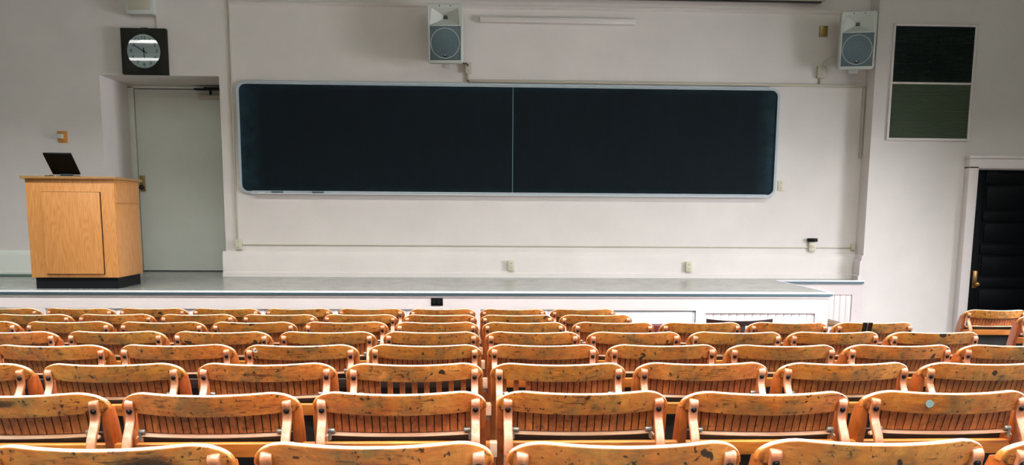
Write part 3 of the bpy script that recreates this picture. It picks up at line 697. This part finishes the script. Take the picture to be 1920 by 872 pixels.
MESH['slats_alt'] = slat_mesh((4, 6, 8, 10, 12, 14, 16, 18)); MESH['slats_two'] = slat_mesh((1, 3)); MESH['slats_one'] = slat_mesh((17,)); MESH['slats_edge'] = slat_mesh((0, 12))
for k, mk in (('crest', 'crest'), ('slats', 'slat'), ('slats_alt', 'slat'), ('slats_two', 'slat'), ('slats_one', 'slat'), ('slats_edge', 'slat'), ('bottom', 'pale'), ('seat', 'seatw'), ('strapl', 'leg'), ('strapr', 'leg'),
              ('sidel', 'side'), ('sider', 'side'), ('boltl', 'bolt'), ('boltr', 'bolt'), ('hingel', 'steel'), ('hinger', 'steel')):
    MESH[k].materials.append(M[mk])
    if k.startswith('slats'): MESH[k].materials.append(M['seam'])
NAMES = dict(crest='crest_rail', slats='slat_panel', bottom='bottom_strip', seat='seat', strapl='bent_leg', strapr='bent_leg', sidel='side_panel', sider='side_panel', hingel='hinge_lug', hinger='hinge_lug')
def make_proto():
    root = bpy.data.objects.new('theatre_chair', None); root.empty_display_size = .1; COL.objects.link(root)
    for k, n in NAMES.items():
        o = bpy.data.objects.new(n, MESH[k]); COL.objects.link(o); o.parent = root
        if k.startswith('strap'):
            bo = bpy.data.objects.new('bolt', MESH['bolt'+k[-1]]); COL.objects.link(bo); bo.parent = o
    return root
def copy_tree(o, parent=None):
    c_ = o.copy(); COL.objects.link(c_); c_.parent = parent
    for ch in o.children: copy_tree(ch, c_)
    return c_
proto = make_proto(); used = [False]
ROWN = ['nearest', 'second', 'third', 'fourth', 'fifth', 'sixth', 'seventh', 'farthest']
POS = ['first', 'second', 'third', 'fourth', 'fifth', 'sixth', 'seventh', 'eighth']
SPECIAL = {('L', 2, 0): ('slats_alt', 'with every other slat missing'), ('R', 2, 0): ('slats_two', 'with two slats missing at its left'),
           ('R', 2, 1): (None, None), ('L', 3, 0): (None, None)}
def sub(root, name): return [c_ for c_ in root.children if c_.name.split('.')[0] == name]
def crest_pt(x, z, off=-.001): return (x, yc(x)-LEAN*(z-.79)+off, z)
def px_vis(X, Y, Z=0.8):
    v = Vector((X, Y, Z-ZC)); d_ = v.dot(fw); return 960+FPX*v.dot(rt2)/d_
for r in range(8):
    Y = Y0+DY*r+.015; Zt = ZC+Z0+DZ*r+.003; base = Zt-.85
    for blk in 'LRT':
        cols = range(8) if blk == 'L' else (range(2) if r > 5 else range(5)) if blk == 'R' else (range(1) if r > 5 else ())
        xs = []
        for cidx in cols:
            xl = (XL0+.0283 if 0 else (-.0563-.0)) if False else None
            if blk == 'L': xc_ = .0559 - PITCH*cidx - W2
            elif blk == 'R': xc_ = .0836 + PITCH*cidx + W2
            else: xc_ = 4.13 + PITCH*cidx + W2
            if px_vis(xc_+W2, Y) < -6 or px_vis(xc_-W2, Y) > 1930: continue
            root = proto if not used[0] else copy_tree(proto); used[0] = True
            jx = random.uniform(-.003, .003); jz = random.uniform(-.002, .002)
            root.location = (xc_+jx, Y+random.uniform(-.006, .006), base); xs.append(xc_)
            root.rotation_euler = (R(random.uniform(-.3, .3)), R(random.uniform(-.25, .25)), R(random.uniform(-.5, .5)))
            sp = SPECIAL.get((blk, r, cidx), (None, None))
            if blk == 'T':
                root['label'] = 'slatted wooden chair by the black door, %s' % ('whole back in view' if r == 7 else 'only its left edge in view')
                root['group'] = 'slatted chairs by the black door'
            else:
                side = 'left' if blk == 'L' else 'right'
                extra = ''
                if sp[1]: root['label'] = 'slatted wooden chair %s, %s row, beside the aisle' % (sp[1], ROWN[r])
                else: root['label'] = 'worn slatted wooden chair, %s row, %s seat %s of the aisle' % (ROWN[r], POS[cidx], side)
                root['group'] = 'slatted wooden chairs %s of the aisle' % side
            root['category'] = 'chair'
            if sp[0]: sub(root, 'slat_panel')[0].data = MESH[sp[0]]
            cr = sub(root, 'crest_rail')[0]
            sk = {('L', 0, 1): 'crest_stain1', ('L', 1, 2): 'crest_stain2'}.get((blk, r, cidx))
            if sk: cr.material_slots[0].link = 'OBJECT'; cr.material_slots[0].material = M[sk]
            if (blk, r, cidx) == ('R', 5, 4):          # black tape wound on the rail
                root['label'] = 'slatted wooden chair with black tape round its rail, sixth row right end'
                q = MB()
                for tx in (-.085, -.052):
                    rg = []
                    for xx in (tx-.015, tx+.013):
                        rg.append([crest_pt(xx, .781, -.0015), crest_pt(xx, .8515, -.0015), crest_pt(xx, .8515, .0185), crest_pt(xx, .781, .0185)])
                    q.loft(rg)
                q.build('tape', M['tape'], root)
            if (blk, r, cidx) == ('R', 1, 2):
                root['label'] = 'slatted wooden chair with a pale blue sticker, second row right of the aisle'
                p = crest_pt(-.084, .815); MB().cyl((p[0], p[1]+.0005, p[2]), (p[0], p[1]-.0012, p[2]-.0003), .0135, 9).build('sticker', M['sticker'], root)
            if (blk, r, cidx) == ('L', 3, 1):
                root['label'] = 'slatted wooden chair with a round white sticker, fourth row left of the aisle'
                p = crest_pt(-.205, .825); s1 = MB().cyl((p[0], p[1]+.0005, p[2]), (p[0], p[1]-.0012, p[2]-.0003), .012, 18).build('sticker', M['mark'], root)
                MB().cyl((p[0], p[1]-.0012, p[2]), (p[0], p[1]-.0018, p[2]), .004, 10).build('dot', M['tape'], s1)
        if not xs: continue
        x0, x1 = min(xs)-W2, max(xs)+W2
        if blk == 'L': x0, x1 = x0+.01, x1+.030
        else: x0, x1 = x0+.024, x1-.024
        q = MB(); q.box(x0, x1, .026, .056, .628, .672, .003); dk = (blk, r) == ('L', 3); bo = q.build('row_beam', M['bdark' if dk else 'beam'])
        bo.location = (0, Y, base)
        where = {'L': 'left of the aisle', 'R': 'right of the aisle', 'T': 'by the black door'}[blk]
        tag(bo, '%s wooden beam joining the %s row chairs %s' % ('dark' if dk else 'orange', ROWN[r], where), 'beam', 'wooden beams joining the chair rows')
        if blk == 'L':
            MB().box(x1-.0215, x1+.002, .016, .0575, .6265, .6735, .002).build('end_block', M['pale'], bo)
            MB().box(x1-.022, x1-.006, .03, .05, .606, .6275, .003).build('end_bracket', M['steel'], bo)

# housings of the fluorescent rows under the ceiling
M['tube'] = mat('fluorescent_tube', (1, 1, 1, 1)); tb = M['tube'].node_tree.nodes['Principled BSDF']
tb.inputs['Emission Color'].default_value = (1, .98, .95, 1); tb.inputs['Emission Strength'].default_value = 5.0
for i, ly in enumerate(LAMP_Y):
    q = MB(); q.box(-7.45, 7.45, ly-.12, ly+.12, 4.92, CEIL_Z, .01); hs = q.build('lamp_housing', M['ceil'])
    MB().cyl((-7.4, ly, 4.80), (7.4, ly, 4.80), .026, 12).build('tube', M['tube'], hs)
    tag(hs, 'long ceiling lamp housing, %s row from the back wall' % POS[i], 'lamp', 'ceiling lamp housings')
